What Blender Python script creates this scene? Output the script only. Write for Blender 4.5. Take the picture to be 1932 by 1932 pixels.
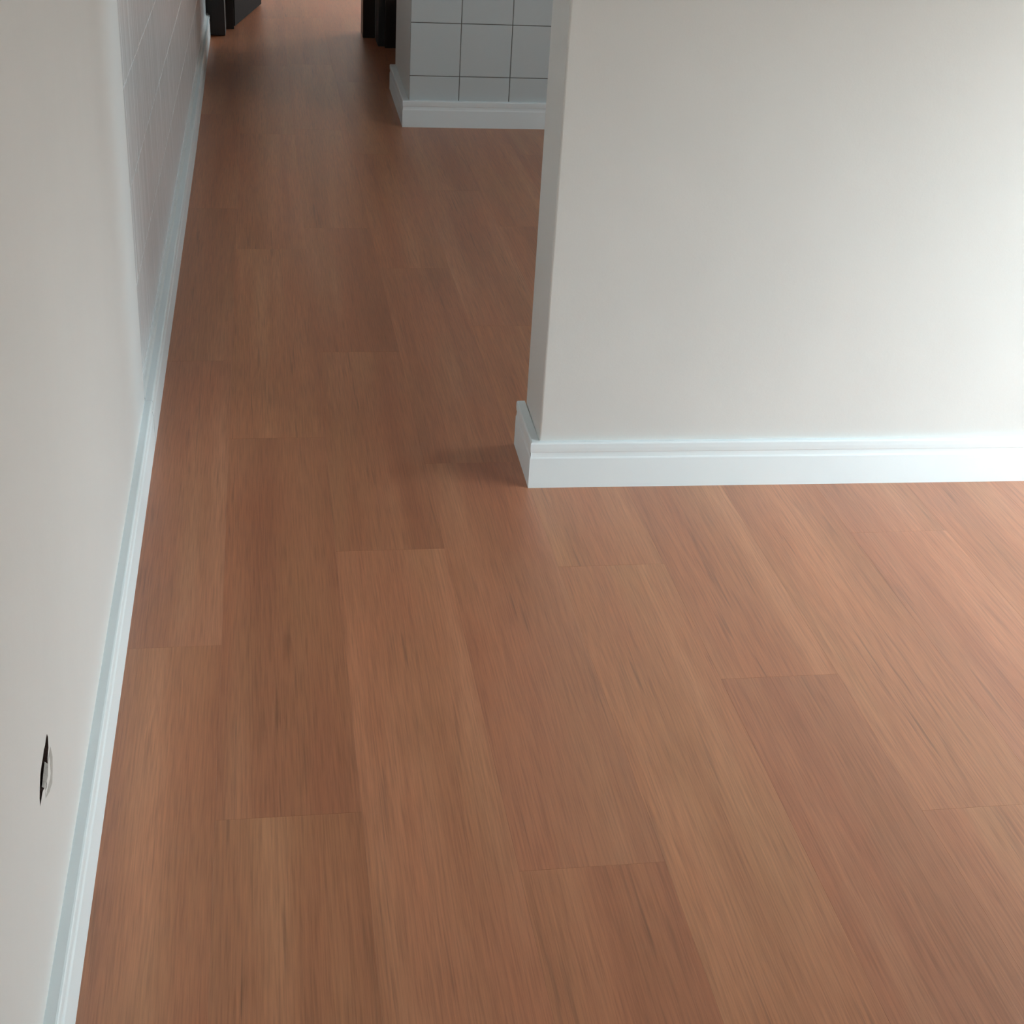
import bpy, bmesh, math, random
from mathutils import Vector, Matrix
random.seed(7)
S = bpy.context.scene
for o in list(bpy.data.objects): bpy.data.objects.remove(o)
COL = S.collection

# ------------------------------------------------------------------ camera
cd = bpy.data.cameras.new('camera'); cam = bpy.data.objects.new('camera', cd); COL.objects.link(cam)
cd.sensor_width = 36.0; cd.sensor_fit = 'HORIZONTAL'; cd.lens = 36.0 * 2724.0 / 1932.0
cd.clip_start = 0.02; cd.clip_end = 200
CX = Vector((0.9863591, -0.15497093, 0.05549539))      # camera right
CY = Vector((0.02432323, 0.47065245, 0.88198336))      # camera up
CZ = Vector((-0.16280082, -0.86860249, 0.46800172))    # camera back
M = Matrix((CX, CY, CZ)).transposed().to_4x4(); M.translation = Vector((0, 0, 1.3))
cam.matrix_world = M
S.camera = cam

# ------------------------------------------------------------------ world, sun, portals, exposure
SKY_STRENGTH = 11.0
W = bpy.data.worlds.new('sky'); S.world = W; W.use_nodes = True
nt = W.node_tree; nt.nodes.clear()
out = nt.nodes.new('ShaderNodeOutputWorld'); bg = nt.nodes.new('ShaderNodeBackground')
tc = nt.nodes.new('ShaderNodeTexCoord'); sp = nt.nodes.new('ShaderNodeSeparateXYZ'); cr = nt.nodes.new('ShaderNodeValToRGB')
mr = nt.nodes.new('ShaderNodeMapRange'); mr.inputs['From Min'].default_value = -0.3; mr.inputs['From Max'].default_value = 1.0
nt.links.new(tc.outputs['Generated'], sp.inputs[0]); nt.links.new(sp.outputs['Z'], mr.inputs['Value'])
nt.links.new(mr.outputs[0], cr.inputs[0]); nt.links.new(cr.outputs[0], bg.inputs[0]); nt.links.new(bg.outputs[0], out.inputs[0])
e = cr.color_ramp.elements
e[0].position = 0.0; e[0].color = (0.30, 0.30, 0.29, 1)
e[1].position = 1.0; e[1].color = (0.66, 0.84, 1.0, 1)
k = e.new(0.22); k.color = (0.34, 0.34, 0.33, 1)
k = e.new(0.27); k.color = (0.90, 0.97, 1.0, 1)
bg.inputs[1].default_value = SKY_STRENGTH

sd = bpy.data.lights.new('sun', 'SUN'); sun = bpy.data.objects.new('sun', sd); COL.objects.link(sun)
sd.energy = 44.0; sd.angle = math.radians(0.6); sd.color = (1.0, 0.97, 0.93)
sun.rotation_euler = Vector((0.38, -0.06, 1.0)).to_track_quat('Z', 'Y').to_euler()   # points from high beyond the balcony door

def portal(name, loc, size, normal):
    l = bpy.data.lights.new(name, 'AREA'); l.shape = 'RECTANGLE'; l.size = size[0]; l.size_y = size[1]
    l.energy = 1.0; l.cycles.is_portal = True
    o = bpy.data.objects.new(name, l); COL.objects.link(o); o.location = loc
    o.rotation_euler = Vector(normal).to_track_quat('-Z', 'Y').to_euler()
    return o

S.view_settings.view_transform = 'Standard'; S.view_settings.look = 'None'
S.view_settings.gamma = 1.0; S.view_settings.use_curve_mapping = False
S.view_settings.exposure = 0.08

# ------------------------------------------------------------------ helpers
def tag(o, label=None, cat=None, group=None, kind=None):
    if label: o['label'] = label
    if cat: o['category'] = cat
    if group: o['group'] = group
    if kind: o['kind'] = kind
    return o

def mesh_obj(name, verts, faces, mat, parent=None, smooth=False):
    me = bpy.data.meshes.new(name); me.from_pydata([tuple(v) for v in verts], [], faces); me.update()
    bm = bmesh.new(); bm.from_mesh(me); bmesh.ops.recalc_face_normals(bm, faces=bm.faces); bm.to_mesh(me); bm.free()
    if mat: me.materials.append(mat)
    if smooth:
        for p in me.polygons: p.use_smooth = True
    o = bpy.data.objects.new(name, me); COL.objects.link(o)
    if parent: o.parent = parent
    return o

def box_bm(bm, x0, x1, y0, y1, z0, z1):
    vs = [bm.verts.new(p) for p in ((x0,y0,z0),(x1,y0,z0),(x1,y1,z0),(x0,y1,z0),(x0,y0,z1),(x1,y0,z1),(x1,y1,z1),(x0,y1,z1))]
    for f in ((0,3,2,1),(4,5,6,7),(0,1,5,4),(1,2,6,5),(2,3,7,6),(3,0,4,7)): bm.faces.new([vs[i] for i in f])
    return vs

def bm_obj(name, bm, mat, parent=None, bevel=0, seg=2, smooth=False):
    bmesh.ops.recalc_face_normals(bm, faces=bm.faces)
    me = bpy.data.meshes.new(name); bm.to_mesh(me); bm.free()
    if mat: me.materials.append(mat)
    if smooth:
        for p in me.polygons: p.use_smooth = True
    o = bpy.data.objects.new(name, me); COL.objects.link(o)
    if parent: o.parent = parent
    if bevel:
        b = o.modifiers.new('bevel', 'BEVEL'); b.width = bevel; b.segments = seg; b.limit_method = 'ANGLE'
    return o

def box(name, x0, x1, y0, y1, z0, z1, mat, parent=None, bevel=0, seg=2):
    bm = bmesh.new(); box_bm(bm, x0, x1, y0, y1, z0, z1)
    return bm_obj(name, bm, mat, parent, bevel, seg)

def empty(name, loc=(0,0,0)):
    o = bpy.data.objects.new(name, None); COL.objects.link(o); o.location = loc
    return o

def prism(name, poly, z0, z1, mat, parent=None, bevel=0, seg=2):
    n = len(poly)
    v = [(x, y, z0) for x, y in poly] + [(x, y, z1) for x, y in poly]
    f = [tuple(range(n))[::-1], tuple(range(n, 2*n))] + [(i, (i+1) % n, n+(i+1) % n, n+i) for i in range(n)]
    o = mesh_obj(name, v, f, mat, parent)
    if bevel:
        b = o.modifiers.new('bevel', 'BEVEL'); b.width = bevel; b.segments = seg; b.limit_method = 'ANGLE'
    return o

# ------------------------------------------------------------------ materials
def new_mat(name):
    m = bpy.data.materials.new(name); m.use_nodes = True
    n = m.node_tree.nodes; b = n['Principled BSDF']
    return m, m.node_tree, n, m.node_tree.links, b
def N(nodes, t, **kw):
    x = nodes.new(t)
    for k, v in kw.items(): setattr(x, k, v)
    return x
def srgb(r, g, b):
    f = lambda c: ((c/255+0.055)/1.055)**2.4 if c > 10 else c/255/12.92
    return (f(r), f(g), f(b), 1)
def coords(n, l, scale=(1,1,1), kind='Object', rnd=False):
    tc = n.new('ShaderNodeTexCoord'); mp = n.new('ShaderNodeMapping'); mp.inputs['Scale'].default_value = scale
    src = tc.outputs[kind]
    if rnd:
        oi = n.new('ShaderNodeObjectInfo'); ml = n.new('ShaderNodeVectorMath'); ml.operation = 'SCALE'
        cb = n.new('ShaderNodeCombineXYZ')
        for i in range(3): l.new(oi.outputs['Random'], cb.inputs[i])
        l.new(cb.outputs[0], ml.inputs[0]); ml.inputs['Scale'].default_value = 37.0
        ad = n.new('ShaderNodeVectorMath'); l.new(src, ad.inputs[0]); l.new(ml.outputs[0], ad.inputs[1]); src = ad.outputs[0]
    l.new(src, mp.inputs[0])
    return mp.outputs[0]
def noise(n, l, vec, scale, detail=3, rough=0.5):
    x = n.new('ShaderNodeTexNoise'); x.inputs['Scale'].default_value = scale; x.inputs['Detail'].default_value = detail
    x.inputs['Roughness'].default_value = rough; l.new(vec, x.inputs['Vector']); return x.outputs['Fac']
def ramp(n, l, fac, stops):
    r = n.new('ShaderNodeValToRGB'); l.new(fac, r.inputs[0]); el = r.color_ramp.elements
    el[0].position, el[0].color = stops[0]; el[1].position, el[1].color = stops[-1]
    for p, c in stops[1:-1]:
        q = el.new(p); q.color = c
    return r.outputs[0]
def mix(n, l, fac, a, b, mode='MIX'):
    m = n.new('ShaderNodeMix'); m.data_type = 'RGBA'; m.blend_type = mode
    for s, v in ((m.inputs[0], fac), (m.inputs[6], a), (m.inputs[7], b)):
        if hasattr(v, 'is_linked') or hasattr(v, 'links'): l.new(v, s)
        else: s.default_value = v
    return m.outputs[2]
def bump(n, l, b, h, strength, dist):
    x = n.new('ShaderNodeBump'); x.inputs['Strength'].default_value = strength; x.inputs['Distance'].default_value = dist
    l.new(h, x.inputs['Height']); l.new(x.outputs[0], b.inputs['Normal']); return x

def wall_paint(name, col, rough=0.55, band=False):
    m, t, n, l, b = new_mat(name)
    v = coords(n, l)
    big = noise(n, l, v, 2.2, 4, 0.55)
    c = mix(n, l, big, tuple(x*0.955 for x in col[:3]) + (1,), tuple(min(1, x*1.045) for x in col[:3]) + (1,))
    if band:      # kitchen-window light painted in as a paler strip along the wall's outer corner
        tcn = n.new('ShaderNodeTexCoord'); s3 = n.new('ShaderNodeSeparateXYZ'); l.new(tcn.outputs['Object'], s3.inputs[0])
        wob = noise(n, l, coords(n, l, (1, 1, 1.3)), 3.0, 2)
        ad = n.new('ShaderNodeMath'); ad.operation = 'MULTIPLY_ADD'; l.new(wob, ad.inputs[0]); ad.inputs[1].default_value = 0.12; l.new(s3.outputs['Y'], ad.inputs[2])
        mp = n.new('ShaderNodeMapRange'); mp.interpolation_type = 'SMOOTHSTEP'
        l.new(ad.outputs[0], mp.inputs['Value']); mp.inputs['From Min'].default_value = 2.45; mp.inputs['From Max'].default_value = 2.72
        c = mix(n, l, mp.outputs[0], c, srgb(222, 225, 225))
    l.new(c, b.inputs['Base Color']); b.inputs['Roughness'].default_value = rough
    fine = noise(n, l, v, 260, 3, 0.6)
    mid = noise(n, l, v, 9, 3, 0.5)
    a = n.new('ShaderNodeMath'); a.operation = 'MULTIPLY_ADD'; l.new(fine, a.inputs[0]); a.inputs[1].default_value = 0.10; l.new(mid, a.inputs[2])
    bump(n, l, b, a.outputs[0], 0.35, 0.004)
    return m

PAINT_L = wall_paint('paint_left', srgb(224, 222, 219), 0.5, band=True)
PAINT = wall_paint('paint', srgb(223, 223, 220), 0.55)
CEIL = wall_paint('ceiling_paint', srgb(235, 235, 233), 0.8)

def floor_mat():
    m, t, n, l, b = new_mat('laminate')
    oi = n.new('ShaderNodeObjectInfo')
    # broad tone bands along the plank, some with a crisp side
    v1 = coords(n, l, (13, 0.55, 1), rnd=True)
    bands = noise(n, l, v1, 1.0, 2.5, 0.55)
    tone = ramp(n, l, bands, [(0.30, srgb(169, 107, 74)), (0.46, srgb(180, 117, 82)), (0.56, srgb(184, 122, 86)), (0.70, srgb(196, 135, 98))])
    v2 = coords(n, l, (9, 1.6, 1), rnd=True)
    hue = noise(n, l, v2, 1.0, 2, 0.5)
    red = ramp(n, l, hue, [(0.33, (1.03, 0.98, 0.965, 1)), (0.5, (1, 1, 1, 1)), (0.68, (0.965, 1.01, 0.985, 1))])
    c = mix(n, l, 1.0, tone, red, 'MULTIPLY')
    # fine grain
    v3 = coords(n, l, (370, 10, 1), rnd=True)
    g = noise(n, l, v3, 1.0, 3, 0.6)
    gr = ramp(n, l, g, [(0.3, (0.79, 0.77, 0.75, 1)), (0.5, (1, 1, 1, 1)), (0.72, (1.17, 1.18, 1.18, 1))])
    c = mix(n, l, 1.0, c, gr, 'MULTIPLY')
    # dark pore lines gathered in clusters
    v4 = coords(n, l, (210, 5, 1), rnd=True)
    p = noise(n, l, v4, 1.0, 2, 0.5)
    pl = ramp(n, l, p, [(0.57, (0, 0, 0, 1)), (0.68, (1, 1, 1, 1))])
    v5 = coords(n, l, (22, 1.1, 1), rnd=True)
    cl = ramp(n, l, noise(n, l, v5, 1.0, 2, 0.5), [(0.46, (0, 0, 0, 1)), (0.66, (1, 1, 1, 1))])
    pf = mix(n, l, 1.0, pl, cl, 'MULTIPLY')
    pf2 = mix(n, l, 1.0, pf, (0.4, 0.4, 0.4, 1), 'MULTIPLY')
    c = mix(n, l, pf2, c, srgb(84, 58, 44))
    # each plank's own tint
    c = mix(n, l, 1.0, c, oi.outputs['Color'], 'MULTIPLY')
    l.new(c, b.inputs['Base Color'])
    rr = n.new('ShaderNodeMapRange'); l.new(g, rr.inputs['Value']); rr.inputs['To Min'].default_value = 0.32; rr.inputs['To Max'].default_value = 0.42
    l.new(rr.outputs[0], b.inputs['Roughness'])
    b.inputs['Specular IOR Level'].default_value = 1.0
    bump(n, l, b, g, 0.25, 0.0004)
    return m
FLOOR = floor_mat()

def simple(name, col, rough=0.4, spec=0.5, metal=0, nscale=6, namt=0.04, bumps=None):
    m, t, n, l, b = new_mat(name)
    v = coords(n, l)
    q = noise(n, l, v, nscale, 3)
    c = mix(n, l, q, tuple(x*(1-namt) for x in col[:3]) + (1,), tuple(min(1, x*(1+namt)) for x in col[:3]) + (1,))
    l.new(c, b.inputs['Base Color']); b.inputs['Roughness'].default_value = rough
    b.inputs['Specular IOR Level'].default_value = spec; b.inputs['Metallic'].default_value = metal
    if bumps: bump(n, l, b, noise(n, l, v, bumps[0], 3), bumps[1], bumps[2])
    return m
BASE = simple('baseboard_white', srgb(238, 247, 250), 0.42, 0.5, 0, 3, 0.015)
CAULK = simple('caulk', srgb(225, 229, 229), 0.6, 0.4, 0, 30, 0.03, (60, 0.5, 0.003))
TILE_B = simple('glazed_tile', srgb(203, 213, 216), 0.18, 0.5, 0, 3, 0.02, (7, 0.15, 0.003))
def streak_tile():
    m, t, n, l, b = new_mat('glazed_tile_wavy')
    v = coords(n, l)
    c = mix(n, l, noise(n, l, v, 3), srgb(226, 230, 232), srgb(236, 241, 244))
    l.new(c, b.inputs['Base Color']); b.inputs['Roughness'].default_value = 0.24; b.inputs['Specular IOR Level'].default_value = 0.35
    v2 = coords(n, l, (1, 9, 0.9), rnd=True)
    bump(n, l, b, noise(n, l, v2, 2.6, 3), 0.6, 0.01)
    return m
TILE_L = streak_tile()
GROUT_D = simple('grout_grey', srgb(104, 102, 98), 0.85, 0.3, 0, 40, 0.1)
GROUT_W = simple('grout_white', srgb(250, 252, 252), 0.8, 0.3, 0, 40, 0.03)
def wood_dark():
    m, t, n, l, b = new_mat('dark_wood')
    g = noise(n, l, coords(n, l, (60, 60, 2.5)), 1.0, 4)
    c = mix(n, l, g, srgb(22, 15, 13), srgb(48, 33, 28))
    l.new(c, b.inputs['Base Color']); b.inputs['Roughness'].default_value = 0.38
    bump(n, l, b, g, 0.2, 0.001)
    return m
WOOD = wood_dark()
LEAF = simple('door_brown', srgb(27, 17, 14), 0.75, 0.1, 0, 12, 0.15)
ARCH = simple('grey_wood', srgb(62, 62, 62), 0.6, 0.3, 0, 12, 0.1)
STEEL = simple('brushed_steel', srgb(170, 170, 168), 0.35, 0.5, 1.0, 50, 0.05)
ALU = simple('white_aluminium', srgb(225, 227, 228), 0.4, 0.5, 0, 8, 0.02)
SLAB = simple('balcony_concrete', srgb(205, 203, 198), 0.9, 0.3, 0, 9, 0.08)
SUBF = simple('screed', srgb(60, 45, 38), 0.9, 0.3, 0, 9, 0.08)
HOLE = simple('exposed_mortar', srgb(58, 44, 40), 0.95, 0.1, 0, 120, 0.5, (90, 1.0, 0.01))
CHIP = simple('broken_plaster', srgb(186, 180, 174), 0.9, 0.2, 0, 90, 0.12, (140, 0.8, 0.004))
def glass_mat():
    m = bpy.data.materials.new('pane_glass'); m.use_nodes = True; n = m.node_tree.nodes; l = m.node_tree.links; n.clear()
    o = n.new('ShaderNodeOutputMaterial'); a = n.new('ShaderNodeBsdfTransparent'); g = n.new('ShaderNodeBsdfGlossy'); x = n.new('ShaderNodeMixShader')
    a.inputs[0].default_value = (0.96, 0.98, 0.97, 1); g.inputs['Roughness'].default_value = 0.02
    f = n.new('ShaderNodeLayerWeight'); pw = n.new('ShaderNodeMath'); pw.operation = 'POWER'; pw.inputs[1].default_value = 5.0
    l.new(f.outputs['Facing'], pw.inputs[0]); mr = n.new('ShaderNodeMapRange'); l.new(pw.outputs[0], mr.inputs['Value'])
    mr.inputs['To Min'].default_value = 0.04; mr.inputs['To Max'].default_value = 0.9
    l.new(mr.outputs[0], x.inputs[0]); l.new(a.outputs[0], x.inputs[1]); l.new(g.outputs[0], x.inputs[2]); l.new(x.outputs[0], o.inputs[0])
    return m
GLASS = glass_mat()

# ------------------------------------------------------------------ layout (metres; x right, y down the hall, z up)
CH = 2.6                      # ceiling height
XR = 2.05                     # right wall of the living room
XW = -0.25                    # face of the painted left wall
FW = lambda x: 2.522 - 0.017*(x-0.5)       # face of the wall on the right
EY = 7.32                     # end wall of the hall

# ---- floor: a screed with individual laminate planks
fl = empty('floor'); tag(fl, kind='structure')
box('screed', -1.9, 3.2, -2.6, 11.2, -0.12, -0.0085, SUBF, fl)
PW = 0.197; X0 = -0.088
ends = {-1: [0.782, 1.986, 3.19, 4.42, 5.66], 0: [0.36, 1.557, 2.763, 4.024, 5.37, 6.6], 1: [1.06, 2.279, 3.24, 4.229, 5.45],
        2: [0.20, 1.42, 2.63, 3.86, 5.1], 3: [1.0, 2.2, 3.41, 4.65], 4: [0.63, 1.831, 3.04, 4.26, 5.5],
        5: [0.28, 1.49, 2.70, 3.92, 5.13], 6: [1.09, 2.294, 3.5, 4.72]}
tint = {(0, 0): (0.95, 0.97, 0.95), (0, 1): (0.92, 0.90, 0.90), (0, 2): (1.05, 1.06, 1.05), (0, 3): (1.06, 1.07, 1.08),
        (1, 1): (0.93, 0.91, 0.91), (1, 2): (0.92, 0.90, 0.90), (1, 3): (1.0, 1.02, 1.0), (-1, 0): (1.03, 1.03, 1.02), (-1, 2): (0.95, 0.95, 0.95),
        (2, 0): (1.0, 0.97, 0.96), (4, 0): (0.92, 0.88, 0.87), (4, 1): (1.02, 1.02, 1.0), (5, 0): (1.03, 1.04, 1.03), (5, 1): (1.05, 1.06, 1.05)}
PL = 1.204
me_cache = {}
def plank(x0, x1, y0, y1, col):
    key = (round(x1-x0, 4), round(y1-y0, 3))
    if key not in me_cache:
        w, h = (x1-x0)/2-0.00004, (y1-y0)/2-0.00005; c = 0.00015; z = -0.00012
        v = [(-w,-h,-0.008),(w,-h,-0.008),(w,h,-0.008),(-w,h,-0.008),(-w,-h,z),(w,-h,z),(w,h,z),(-w,h,z),
             (-w+c,-h+c,0),(w-c,-h+c,0),(w-c,h-c,0),(-w+c,h-c,0)]
        f = [(3,2,1,0),(0,1,5,4),(1,2,6,5),(2,3,7,6),(3,0,4,7),(4,5,9,8),(5,6,10,9),(6,7,11,10),(7,4,8,11),(8,9,10,11)]
        me = bpy.data.meshes.new('plank'); me.from_pydata(v, [], f); me.update(); me.materials.append(FLOOR); me_cache[key] = me
    o = bpy.data.objects.new('plank', me_cache[key]); COL.objects.link(o); o.parent = fl
    o.location = ((x0+x1)/2, (y0+y1)/2, 0); o.color = (*col, 1)
nrow = 0
for k in range(-9, 16):
    xa, xb = X0+k*PW, X0+(k+1)*PW
    ymin = 7.47 if k < -1 else (-2.6 if k < 12 else 2.7)
    ymax = 11.0
    lst = list(ends.get(k, []))
    if not lst: lst = [2.0+((k*0.43) % PL)]
    while lst[0]-PL > ymin: lst.insert(0, lst[0]-PL)
    while lst[-1]+PL < ymax: lst.append(lst[-1]+PL)
    ys = [ymin]+[y for y in lst if ymin+0.05 < y < ymax-0.05]+[ymax]
    for a, b_ in zip(ys, ys[1:]):
        i = next((j for j, y in enumerate(ends.get(k, [])) if abs(y-a) < 1e-6), None)
        t = tint.get((k, i))
        if t is None:
            g = random.uniform(0.975, 1.025); t = (g*random.uniform(0.985, 1.015), g*random.uniform(0.975, 1.02), g*random.uniform(0.97, 1.02))
        plank(xa, xb, a, b_, t)

# ---- ceiling
cl = box('ceiling', -1.9, 3.2, -2.6, 11.2, CH, CH+0.15, CEIL); tag(cl, kind='structure')

# ---- left wall: painted part with a real hole, then the tiled part
def wall_left():
    root = empty('wall_left'); tag(root, kind='structure')
    # painted slab with a rounded outer corner; the room face carries the knocked hole
    hole = [(1.337,0.3135),(1.333,0.303),(1.322,0.298),(1.316,0.289),(1.305,0.284),(1.298,0.276),(1.288,0.279),(1.284,0.286),(1.272,0.290),(1.262,0.2885),
            (1.251,0.288),(1.2535,0.297),(1.262,0.306),(1.272,0.3135),(1.284,0.3165),(1.296,0.3175),(1.306,0.320),(1.316,0.319),(1.326,0.3215),(1.334,0.3205)]
    bm = bmesh.new()
    y0, y1 = -2.6, 2.735
    o = [bm.verts.new((XW, y, z)) for y, z in ((y0,0),(y1,0),(y1,CH),(y0,CH))]
    h = [bm.verts.new((XW, y, z)) for y, z in hole]
    ed = [bm.edges.new((o[i], o[(i+1) % 4])) for i in range(4)] + [bm.edges.new((h[i], h[(i+1) % len(h)])) for i in range(len(h))]
    bmesh.ops.triangle_fill(bm, use_beauty=True, edges=ed)
    # rounded corner then the return
    prev = (o[1], o[2])
    for i in range(1, 7):
        a = math.pi/2*i/6; x, y = XW-0.014*(1-math.cos(a)), y1+0.014*math.sin(a)
        nv = (bm.verts.new((x, y, 0)), bm.verts.new((x, y, CH)))
        bm.faces.new((prev[0], nv[0], nv[1], prev[1])); prev = nv
    bk = [bm.verts.new(p) for p in ((-0.4, y1+0.014, 0), (-0.4, y1+0.014, CH), (-0.4, y0, 0), (-0.4, y0, CH))]
    bm.faces.new((prev[0], bk[0], bk[1], prev[1])); bm.faces.new((bk[0], bk[2], bk[3], bk[1])); bm.faces.new((bk[2], o[0], o[3], bk[3]))
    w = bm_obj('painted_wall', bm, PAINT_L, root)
    # cavity behind the hole
    import mathutils
    cy, cz = 1.296, 0.301
    v = [(XW, y, z) for y, z in hole]; n = len(hole)
    v += [(XW-0.006, cy+(y-cy)*0.86, cz+(z-cz)*0.84) for y, z in hole]
    v += [(XW-0.016, cy+(y-cy)*0.55, cz+(z-cz)*0.5) for y, z in hole]
    v.append((XW-0.019, cy, cz+0.006))
    f = [(i, (i+1) % n, n+(i+1) % n, n+i) for i in range(n)]
    f += [(n+i, n+(i+1) % n, 2*n+(i+1) % n, 2*n+i) for i in range(n)]
    f += [(2*n+i, 2*n+(i+1) % n, 3*n) for i in range(n)]
    c = mesh_obj('wall_hole', v, f, HOLE, root); c['label'] = 'dark hole knocked in the plaster'
    # a flap of plaster and filler left standing in the hole
    fp = [(1.350,0.300),(1.352,0.282),(1.343,0.264),(1.328,0.256),(1.300,0.262),(1.277,0.270),(1.279,0.283),(1.300,0.289),(1.318,0.295),(1.330,0.300)]
    n = len(fp); r = random.Random(3)
    fy, fz = 1.315, 0.277
    v = [(XW-0.003, y, z) for y, z in fp]+[(XW+0.0008+r.uniform(-.0008,.001), fy+(y-fy)*0.8, fz+(z-fz)*0.8) for y, z in fp]+[(XW-0.001, fy, fz)]
    f = [(i, (i+1) % n, n+(i+1) % n, n+i) for i in range(n)]+[(n+i, n+(i+1) % n, 2*n) for i in range(n)]
    c = mesh_obj('plaster_flap', v, f, CHIP, root); c['label'] = 'loose pale plaster flap'
    # tiled part
    TX = -0.2585; y0, y1 = 2.75, EY
    box('tile_backing', -0.4, TX-0.0012, y0, y1, 0, CH, GROUT_W, root)
    z = 0.118-0.0; zs = [0.0, 0.118]
    while zs[-1]+0.192 < 2.2: zs.append(zs[-1]+0.192)
    ys = [y0, y0+0.11]
    while ys[-1] < y1: ys.append(min(y1, ys[-1]+0.192))
    ms = {}
    for i in range(len(zs)-1):
        for j in range(len(ys)-1):
            a, b_, c0, c1 = ys[j], ys[j+1], zs[i], zs[i+1]
            if b_-a < 0.02: continue
            key = (round(b_-a, 4), round(c1-c0, 4))
            if key not in ms:
                hy, hz, g, ch = (b_-a)/2-0.0011, (c1-c0)/2-0.0011, 0, 0.0009
                vv = [(-0.004,-hy,-hz),(-0.004,hy,-hz),(-0.004,hy,hz),(-0.004,-hy,hz),(-ch,-hy,-hz),(-ch,hy,-hz),(-ch,hy,hz),(-ch,-hy,hz),
                      (0,-hy+ch,-hz+ch),(0,hy-ch,-hz+ch),(0,hy-ch,hz-ch),(0,-hy+ch,hz-ch)]
                ff = [(0,1,2,3)[::-1],(0,1,5,4),(1,2,6,5),(2,3,7,6),(3,0,4,7),(4,5,9,8),(5,6,10,9),(6,7,11,10),(7,4,8,11),(8,9,10,11)]
                t_ = mesh_obj('tile', vv, ff, TILE_L); ms[key] = t_.data; bpy.data.objects.remove(t_)
            t_ = bpy.data.objects.new('tile', ms[key]); COL.objects.link(t_); t_.parent = root
            t_.location = (TX, (a+b_)/2, (c0+c1)/2)
            t_.rotation_euler = (0, random.uniform(-.002, .002), random.uniform(-.003, .003))
    box('upper_wall', -0.4, TX, y0, y1, zs[-1], CH, PAINT, root)
    return root
wall_left()

# ---- baseboards: moulded profile (distance from the wall, height)
BH = 0.099
def profile(th):
    return [(0,0),(th,0),(th,0.0635),(th-0.0005,0.0655),(th-0.0014,0.0675),(th-0.0019,0.072),(th-0.0021,0.0765),(th-0.0008,0.0785),(th-0.0003,0.083),
            (th,0.087),(th,0.0955),(th-0.001,0.0982),(th-0.003,BH),(0,BH)]
def sweep(name, pts, nrms, mat, parent=None, thk=None):
    """pts: floor-line points of the wall face; nrms: offset vectors of unit thickness at each (mitred)"""
    v = []; n = None
    for i, ((px, py), (nx, ny)) in enumerate(zip(pts, nrms)):
        pr = profile(thk[i] if thk else 0.016)
        n = len(pr)
        v += [(px+nx*d, py+ny*d, z) for d, z in pr]
    f = []
    for s in range(len(pts)-1):
        for i in range(n):
            j = (i+1) % n
            f.append((s*n+i, s*n+j, (s+1)*n+j, (s+1)*n+i))
    f.append(tuple(range(n))); f.append(tuple(range((len(pts)-1)*n, len(pts)*n))[::-1])
    return mesh_obj(name, v, f, mat, parent)
bl = empty('baseboard_left'); tag(bl, kind='structure')
sweep('board', [(XW, -2.5), (XW, 0.34)], [(1,0),(1,0)], BASE, bl, [0.015]*2)
sweep('board', [(XW, 0.3404), (XW, 2.7395)], [(1,0),(1,0)], BASE, bl, [0.015]*2)
sweep('board', [(-0.250, 2.740), (-0.250, 5.14)], [(1,0),(1,0)], BASE, bl, [0.0155]*2)
sweep('board', [(-0.250, 5.1404), (-0.252, EY-0.02)], [(1,0),(1,0)], BASE, bl, [0.0155, 0.010])
# caulk bead closing the gap behind the board on the tiled part, slightly uneven
v = []; f = []; r = random.Random(5); m_ = 60
for i in range(m_+1):
    y = 2.752+(EY-0.022-2.752)*i/m_; w = r.uniform(-0.0012, 0.0012)
    v += [(-0.2615, y, 0.09), (-0.2615, y, 0.1045+w), (-0.254, y, 0.1015+w*0.6), (-0.2494, y, 0.0988), (-0.2494, y, 0.09)]
for i in range(m_):
    for q in range(5):
        f.append((i*5+q, i*5+(q+1) % 5, (i+1)*5+(q+1) % 5, (i+1)*5+q))
f += [tuple(range(5)), tuple(range(m_*5, m_*5+5))[::-1]]
c = mesh_obj('caulk_bead', v, f, CAULK, bl)

# ---- the free-standing end of the wall on the right
wr = prism('wall_right', [(0.5175, FW(0.5175)), (XR+0.15, FW(XR+0.15)), (XR+0.15, 2.713), (0.524, 2.713)], 0, CH, PAINT, None, 0.004, 3)
tag(wr, kind='structure')
br = empty('baseboard_right'); tag(br, kind='structure')
e0 = 0.5175
sweep('board', [(XR-0.002, FW(XR)), (e0, FW(e0))], [(-0.017,-1), (-1.0*1.75, -1)], BASE, br, [0.010, 0.010])
sweep('board', [(e0, FW(e0)), (0.5215, 2.716)], [(-1, -0.57), (-1, 0)], BASE, br, [0.0175, 0.0175])

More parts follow.
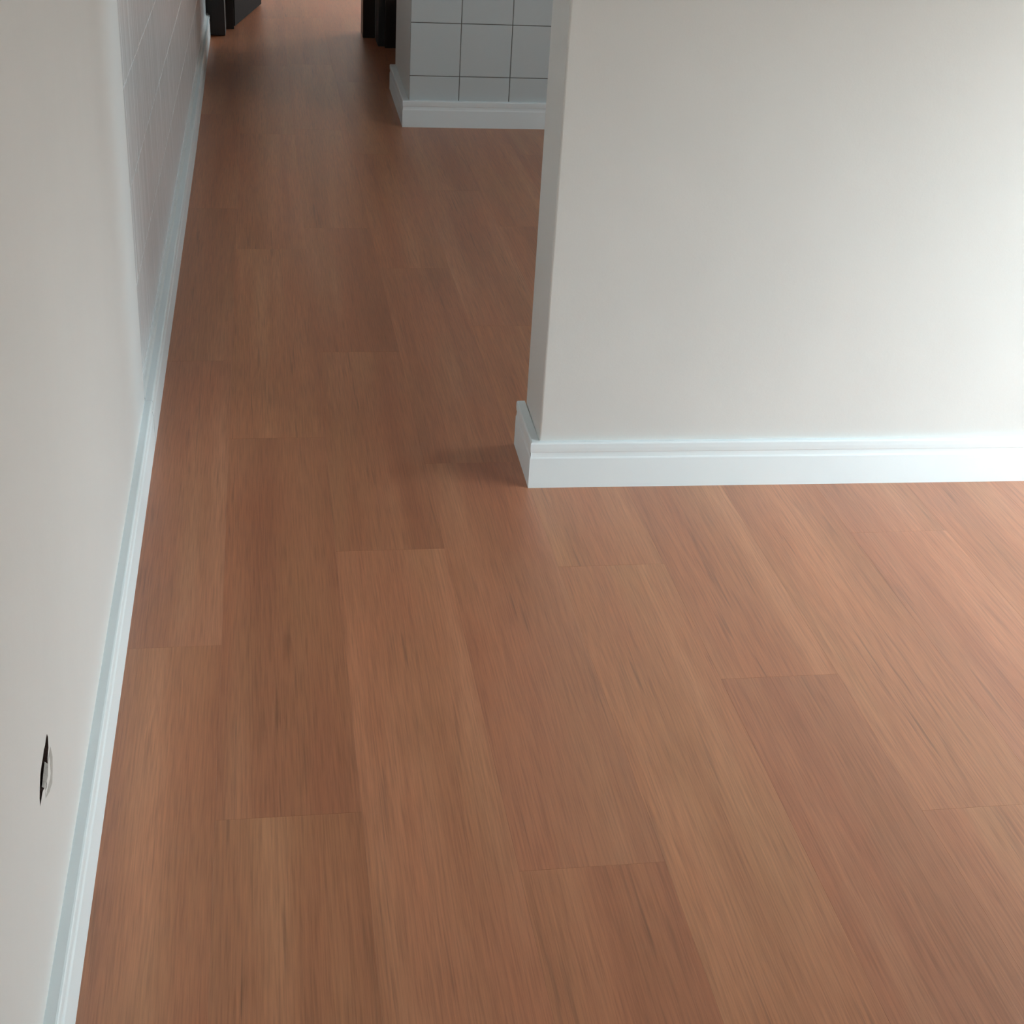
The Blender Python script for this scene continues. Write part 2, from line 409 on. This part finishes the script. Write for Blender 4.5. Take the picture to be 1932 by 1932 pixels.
# ---- tiled pier and back wall beyond
def wall_back():
    root = empty('wall_back'); tag(root, kind='structure')
    BY = 5.53; sk = 0.012
    prism('pier', [(0.541, BY+0.006), (3.1, BY+0.006+sk*2.6), (3.1, 6.22), (0.549, 6.22)], 0, CH, PAINT, root, 0.003, 2)
    prism('tile_backing', [(0.5425, BY+0.0015), (3.098, BY+0.0015+sk*2.56), (3.098, BY+0.0055+sk*2.56), (0.5425, BY+0.0055)], 0, CH, GROUT_D, root)
    xs = [0.5415, 0.731]
    while xs[-1] < 3.09: xs.append(min(3.098, xs[-1]+0.193))
    zs = [0.0, 0.1885]
    while zs[-1] < CH-0.01: zs.append(min(CH-0.002, zs[-1]+0.192))
    ms = {}
    for i in range(len(zs)-1):
        for j in range(len(xs)-1):
            a, b_, c0, c1 = xs[j], xs[j+1], zs[i], zs[i+1]
            if c1-c0 < 0.02: continue
            key = (round(b_-a, 4), round(c1-c0, 4))
            if key not in ms:
                hx, hz, ch = (b_-a)/2-0.0014, (c1-c0)/2-0.0014, 0.0012
                vv = [(-hx,0.003,-hz),(hx,0.003,-hz),(hx,0.003,hz),(-hx,0.003,hz),(-hx,ch,-hz),(hx,ch,-hz),(hx,ch,hz),(-hx,ch,hz),
                      (-hx+ch,0,-hz+ch),(hx-ch,0,-hz+ch),(hx-ch,0,hz-ch),(-hx+ch,0,hz-ch)]
                ff = [(0,1,2,3),(0,1,5,4),(1,2,6,5),(2,3,7,6),(3,0,4,7),(4,5,9,8),(5,6,10,9),(6,7,11,10),(7,4,8,11),(8,9,10,11)]
                t_ = mesh_obj('tile', vv, ff, TILE_B); ms[key] = t_.data; bpy.data.objects.remove(t_)
            t_ = bpy.data.objects.new('tile', ms[key]); COL.objects.link(t_); t_.parent = root
            t_.location = ((a+b_)/2, BY+sk*((a+b_)/2-0.54), (c0+c1)/2)
            t_.rotation_euler = (random.uniform(-.002, .002), 0, sk+random.uniform(-.002, .002))
    return root
wall_back()
bb = empty('baseboard_back'); tag(bb, kind='structure')
sweep('board', [(3.097, 5.53+0.012*2.56), (0.541, 5.53)], [(0.012,-1), (-1.55,-1)], BASE, bb, [0.0155, 0.0155])
sweep('board', [(0.541, 5.53), (0.5475, 6.20)], [(-1,-0.645), (-1,0)], BASE, bb, [0.024, 0.024])

# ---- hall side: dark door in the right side of the hall, wall stub, end wall with dark frame
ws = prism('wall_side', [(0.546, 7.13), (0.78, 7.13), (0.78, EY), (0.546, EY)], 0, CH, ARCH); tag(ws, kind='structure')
box('architrave', 0.577, 0.64, 7.118, 7.1295, 0.0005, 2.11, WOOD, ws, 0.002)
wu = box('wall_side_upper', 0.62, 0.78, 6.225, 7.125, 2.12, CH, PAINT); tag(wu, kind='structure')
d2 = empty('door_2', (0.6, 6.67, 0)); tag(d2, kind='structure')
def child(o, root):
    o.parent = root; o.matrix_parent_inverse = Matrix.Translation(-Vector(root.location)); return o
child(box('door_frame', 0.575, 0.70, 6.223, 6.263, 0.0005, 2.11, WOOD, None, 0.002), d2)
child(box('door_frame', 0.575, 0.70, 7.087, 7.127, 0.0005, 2.11, WOOD, None, 0.002), d2)
child(box('door_frame', 0.575, 0.70, 6.264, 7.086, 2.07, 2.11, WOOD, None, 0.002), d2)
child(box('door_leaf', 0.63, 0.665, 6.266, 7.084, 0.006, 2.066, WOOD, None, 0.002), d2)

we = empty('wall_end'); tag(we, kind='structure')
box('wall_section', -0.4, -0.262, EY, EY+0.15, 0, CH, PAINT, we)
box('wall_section', 0.546, 2.7, EY, EY+0.15, 0, CH, PAINT, we)
box('wall_section', -1.9, -0.4, EY, EY+0.15, 0, CH, PAINT, we)
box('wall_lintel', -0.262, 0.546, EY, EY+0.15, 2.13, CH, PAINT, we)
d1 = empty('door_1', (0.16, EY, 0)); tag(d1, kind='structure')
fr = child(box('door_frame', -0.262, -0.172, 7.285, 7.485, 0.0005, 2.128, WOOD, None, 0.003), d1)
child(box('door_frame', 0.486, 0.5455, 7.335, 7.485, 0.0005, 2.128, WOOD, None, 0.003), d1)
child(box('door_frame', -0.1715, 0.4855, 7.30, 7.485, 2.09, 2.128, WOOD, None, 0.003), d1)
child(box('door_stop', -0.1715, -0.134, 7.472, 7.49, 0.0005, 2.088, WOOD), d1)
# hinges
for z in (0.21, 1.05, 1.86):
    bm = bmesh.new(); bmesh.ops.create_cone(bm, cap_ends=True, segments=14, radius1=0.006, radius2=0.006, depth=0.075, matrix=Matrix.Translation((-0.128, 7.488, z)))
    child(bm_obj('hinge', bm, STEEL, None, 0, smooth=False), d1)
# leaf, open into the room beyond
hx, hy = -0.163, 7.502; ex, ey = 0.001-0.0, 8.20
L = math.hypot(ex-(-0.13), ey-7.502); ang = math.atan2(ey-7.502, ex-(-0.13))
bm = bmesh.new(); box_bm(bm, 0.004, L, 0, 0.034, 0.008, 2.086)
lf = bm_obj('door_leaf', bm, LEAF, None, 0.002)
lf.matrix_world = Matrix.Translation((-0.13, 7.502, 0)) @ Matrix.Rotation(ang, 4, 'Z')
lf.parent = d1; lf.matrix_parent_inverse = Matrix.Translation(-Vector(d1.location))
# lever handle on the leaf
def add_handle():
    bm = bmesh.new()
    T = Matrix.Translation((-0.13, 7.502, 0)) @ Matrix.Rotation(ang, 4, 'Z')
    rot = Matrix.Rotation(math.pi/2, 4, 'X')
    for s, y in ((-1, -0.004), (1, 0.038)):
        bmesh.ops.create_cone(bm, cap_ends=True, segments=20, radius1=0.026, radius2=0.024, depth=0.008, matrix=T @ Matrix.Translation((L-0.06, y, 1.02)) @ rot)
        bmesh.ops.create_cone(bm, cap_ends=True, segments=14, radius1=0.009, radius2=0.009, depth=0.045, matrix=T @ Matrix.Translation((L-0.06, y+s*0.024, 1.02)) @ rot)
        bmesh.ops.create_cone(bm, cap_ends=True, segments=14, radius1=0.009, radius2=0.008, depth=0.12, matrix=T @ Matrix.Translation((L-0.115, y+s*0.046, 1.02)) @ Matrix.Rotation(math.pi/2, 4, 'Y'))
    o = bm_obj('door_handle', bm, STEEL, None, 0)
    o.parent = lf; o.matrix_parent_inverse = lf.matrix_world.inverted() if False else Matrix.Identity(4)
    # mesh was built in world space: bring it into the leaf's local space
    inv = T.inverted(); o.data.transform(inv)
    o.data.update()
add_handle()

# ---- the rest of the rooms (outside the frame)
wb = empty('wall_behind'); tag(wb, kind='structure')
GA, GB, G0, G1 = 0.55, 1.15, 1.2, 1.9            # window added behind the camera for fill light: from, to, sill, head
box('wall_section', -0.4, GA, -2.75, -2.6, 0, CH, PAINT, wb); box('wall_section', GB, XR+0.15, -2.75, -2.6, 0, CH, PAINT, wb)
box('wall_section', GA, GB, -2.75, -2.6, 0, G0, PAINT, wb); box('wall_lintel', GA, GB, -2.75, -2.6, G1, CH, PAINT, wb)
w3 = empty('window_fill', ((GA+GB)/2, -2.675, G0)); tag(w3, kind='structure')
for a in ((GA, GA+0.04, G0, G1), (GB-0.04, GB, G0, G1), (GA+0.04, GB-0.04, G0, G0+0.04), (GA+0.04, GB-0.04, G1-0.04, G1), ((GA+GB)/2-0.03, (GA+GB)/2+0.03, G0+0.04, G1-0.04)):
    child(box('window_frame', a[0], a[1], -2.71, -2.64, a[2], a[3], ALU, None, 0.002), w3)
for a in ((GA+0.04, (GA+GB)/2-0.03), ((GA+GB)/2+0.03, GB-0.04)):
    child(box('glass_pane', a[0], a[1], -2.677, -2.673, G0+0.04, G1-0.04, GLASS), w3)
portal('portal_window_fill', ((GA+GB)/2, -2.76, (G0+G1)/2), (GB-GA, G1-G0), (0, 1, 0))
WA, WB, WH = 0.90, 2.46, 1.26                     # the balcony door: from, to, height (low, to keep its light near the floor)
we_ = empty('wall_east'); tag(we_, kind='structure')
box('wall_section', XR, XR+0.15, -2.6, WA, 0, CH, PAINT, we_)
box('wall_section', XR, XR+0.15, WB, FW(XR)-0.003, 0, CH, PAINT, we_)
box('wall_lintel', XR, XR+0.15, WA, WB, WH, CH, PAINT, we_)
KX, KA, KB, K0, K1 = 3.1, 2.85, 3.95, 1.1, 2.1     # kitchen side: its outer wall and window
box('wall_section', XR+0.152, KX, 2.56, 2.713, 0, CH, PAINT, we_)
box('wall_section', KX, KX+0.15, 2.56, KA, 0, CH, PAINT, we_); box('wall_section', KX, KX+0.15, KB, 6.22, 0, CH, PAINT, we_)
box('wall_section', KX, KX+0.15, KA, KB, 0, K0, PAINT, we_); box('wall_lintel', KX, KX+0.15, KA, KB, K1, CH, PAINT, we_)
w4 = empty('window_4', (KX+0.075, (KA+KB)/2, K0)); tag(w4, kind='structure')
for a in ((KA, KA+0.04, K0, K1), (KB-0.04, KB, K0, K1), (KA+0.04, KB-0.04, K0, K0+0.04), (KA+0.04, KB-0.04, K1-0.04, K1)):
    child(box('window_frame', KX+0.04, KX+0.11, a[0], a[1], a[2], a[3], ALU, None, 0.002), w4)
child(box('glass_pane', KX+0.073, KX+0.077, KA+0.04, KB-0.04, K0+0.04, K1-0.04, GLASS), w4)
portal('portal_window_4', (KX+0.16, (KA+KB)/2, (K0+K1)/2), (KB-KA, K1-K0), (-1, 0, 0))
def balcony_door(name, x, y0, y1, h, n):
    root = empty(name, (x+0.075, (y0+y1)/2, 0)); tag(root, kind='structure')
    B = lambda nm, *a: child(box(nm, *a, ALU, None, 0.002), root)
    B('window_frame', x+0.03, x+0.12, y0, y0+0.04, 0.001, h); B('window_frame', x+0.03, x+0.12, y1-0.04, y1, 0.001, h)
    B('window_frame', x+0.03, x+0.12, y0+0.04, y1-0.04, h-0.04, h); B('window_frame', x+0.03, x+0.12, y0+0.04, y1-0.04, 0.001, 0.025)
    w = (y1-y0-0.08)/n
    for i in range(n):
        a = y0+0.04+i*w; xx = x+0.045+0.03*(i % 2)
        for q in ((a, a+0.035), (a+w-0.035, a+w)):
            B('sash', xx, xx+0.025, q[0], q[1], 0.027, h-0.042)
        B('sash', xx, xx+0.025, a+0.035, a+w-0.035, 0.027, 0.08); B('sash', xx, xx+0.025, a+0.035, a+w-0.035, h-0.085, h-0.042)
        child(box('glass_pane', xx+0.010, xx+0.014, a+0.035, a+w-0.035, 0.08, h-0.085, GLASS), root)
    return root
balcony_door('window_1', XR, WA, WB, WH, 2)
BOUNCE_SILL = simple('white_bounce_sill', srgb(232, 232, 228), 0.35, 0.5, 0, 5, 0.04)
st = box('trim_2', XR-0.10, XR+0.15, WA, WB, 0.0003, 0.0009, BOUNCE_SILL); tag(st, kind='structure')  # white sill strip added to bounce neutral sunlight into the room
portal('portal_window_1', (XR+0.16, (WA+WB)/2, WH/2), (WB-WA, WH), (-1, 0, 0))
bs = box('balcony_slab', XR+0.16, XR+1.5, -2.6, 2.55, -0.15, -0.02, SLAB); tag(bs, kind='structure'); bs.name = 'trim_1'
# room beyond the hall
FX = 2.3; FA, FB = 8.55, 10.2
wf = empty('wall_far'); tag(wf, kind='structure')
box('wall_section', -1.9, FX+0.15, 11.0, 11.15, 0, CH, PAINT, wf)
box('wall_section', -2.05, -1.9, EY, 11.15, 0, CH, PAINT, wf)
box('wall_section', FX, FX+0.15, EY+0.15, FA, 0, CH, PAINT, wf); box('wall_section', FX, FX+0.15, FB, 11.0, 0, CH, PAINT, wf)
box('wall_lintel', FX, FX+0.15, FA, FB, 2.15, CH, PAINT, wf)
balcony_door('window_2', FX, FA, FB, 2.15, 2)
portal('portal_window_2', (FX+0.16, (FA+FB)/2, 1.075), (FB-FA, 2.15), (-1, 0, 0))

# ------------------------------------------------------------------ descriptions of the setting
LABELS = {
 'floor': ('reddish-brown wood-look laminate floor of long planks running down the hall', 'floor'),
 'ceiling': ('plain white ceiling over all the rooms', 'ceiling'),
 'wall_left': ('long left wall, off-white paint with a small hole near, glossy tiles farther on', 'wall'),
 'baseboard_left': ('white moulded baseboard along the foot of the left wall', 'baseboard'),
 'wall_right': ('large off-white painted wall on the right, ending in a narrow corner', 'wall'),
 'baseboard_right': ('white moulded baseboard wrapping the end of the right wall', 'baseboard'),
 'wall_back': ('pier with square white tiles and grey grout beyond the right wall', 'wall'),
 'baseboard_back': ('white moulded baseboard under the white square tiles', 'baseboard'),
 'wall_side': ('narrow dark grey strip between the two dark door frames', 'wall'),
 'wall_side_upper': ('painted wall above the dark side door of the hall', 'wall'),
 'door_2': ('black side doorway just past the tiled pier', 'door'),
 'wall_end': ('wall at the end of the hall around the dark door frame', 'wall'),
 'door_1': ('open dark brown door with black frame at the end of the hall', 'door'),
 'wall_behind': ('off-white wall behind the camera with a small added window', 'wall'),
 'wall_east': ('outer walls on the right side with the balcony door', 'wall'),
 'wall_far': ('walls of the bright room beyond the hall door', 'wall'),
 'window_1': ('white aluminium balcony door at the right of the living room', 'window'),
 'window_2': ('white aluminium balcony door of the room beyond the hall', 'window'),
 'window_fill': ('small two-pane window added behind the camera for fill light', 'window'),
 'window_4': ('single-pane window of the side room behind the right wall', 'window'),
 'trim_1': ('pale concrete slab outside the balcony door', 'balcony floor'),
 'trim_2': ('thin white sill added under the balcony door to bounce sunlight', 'door sill'),
}
for nm, (lb, ct) in LABELS.items():
    o = bpy.data.objects.get(nm)
    if o: o['label'] = lb; o['category'] = ct
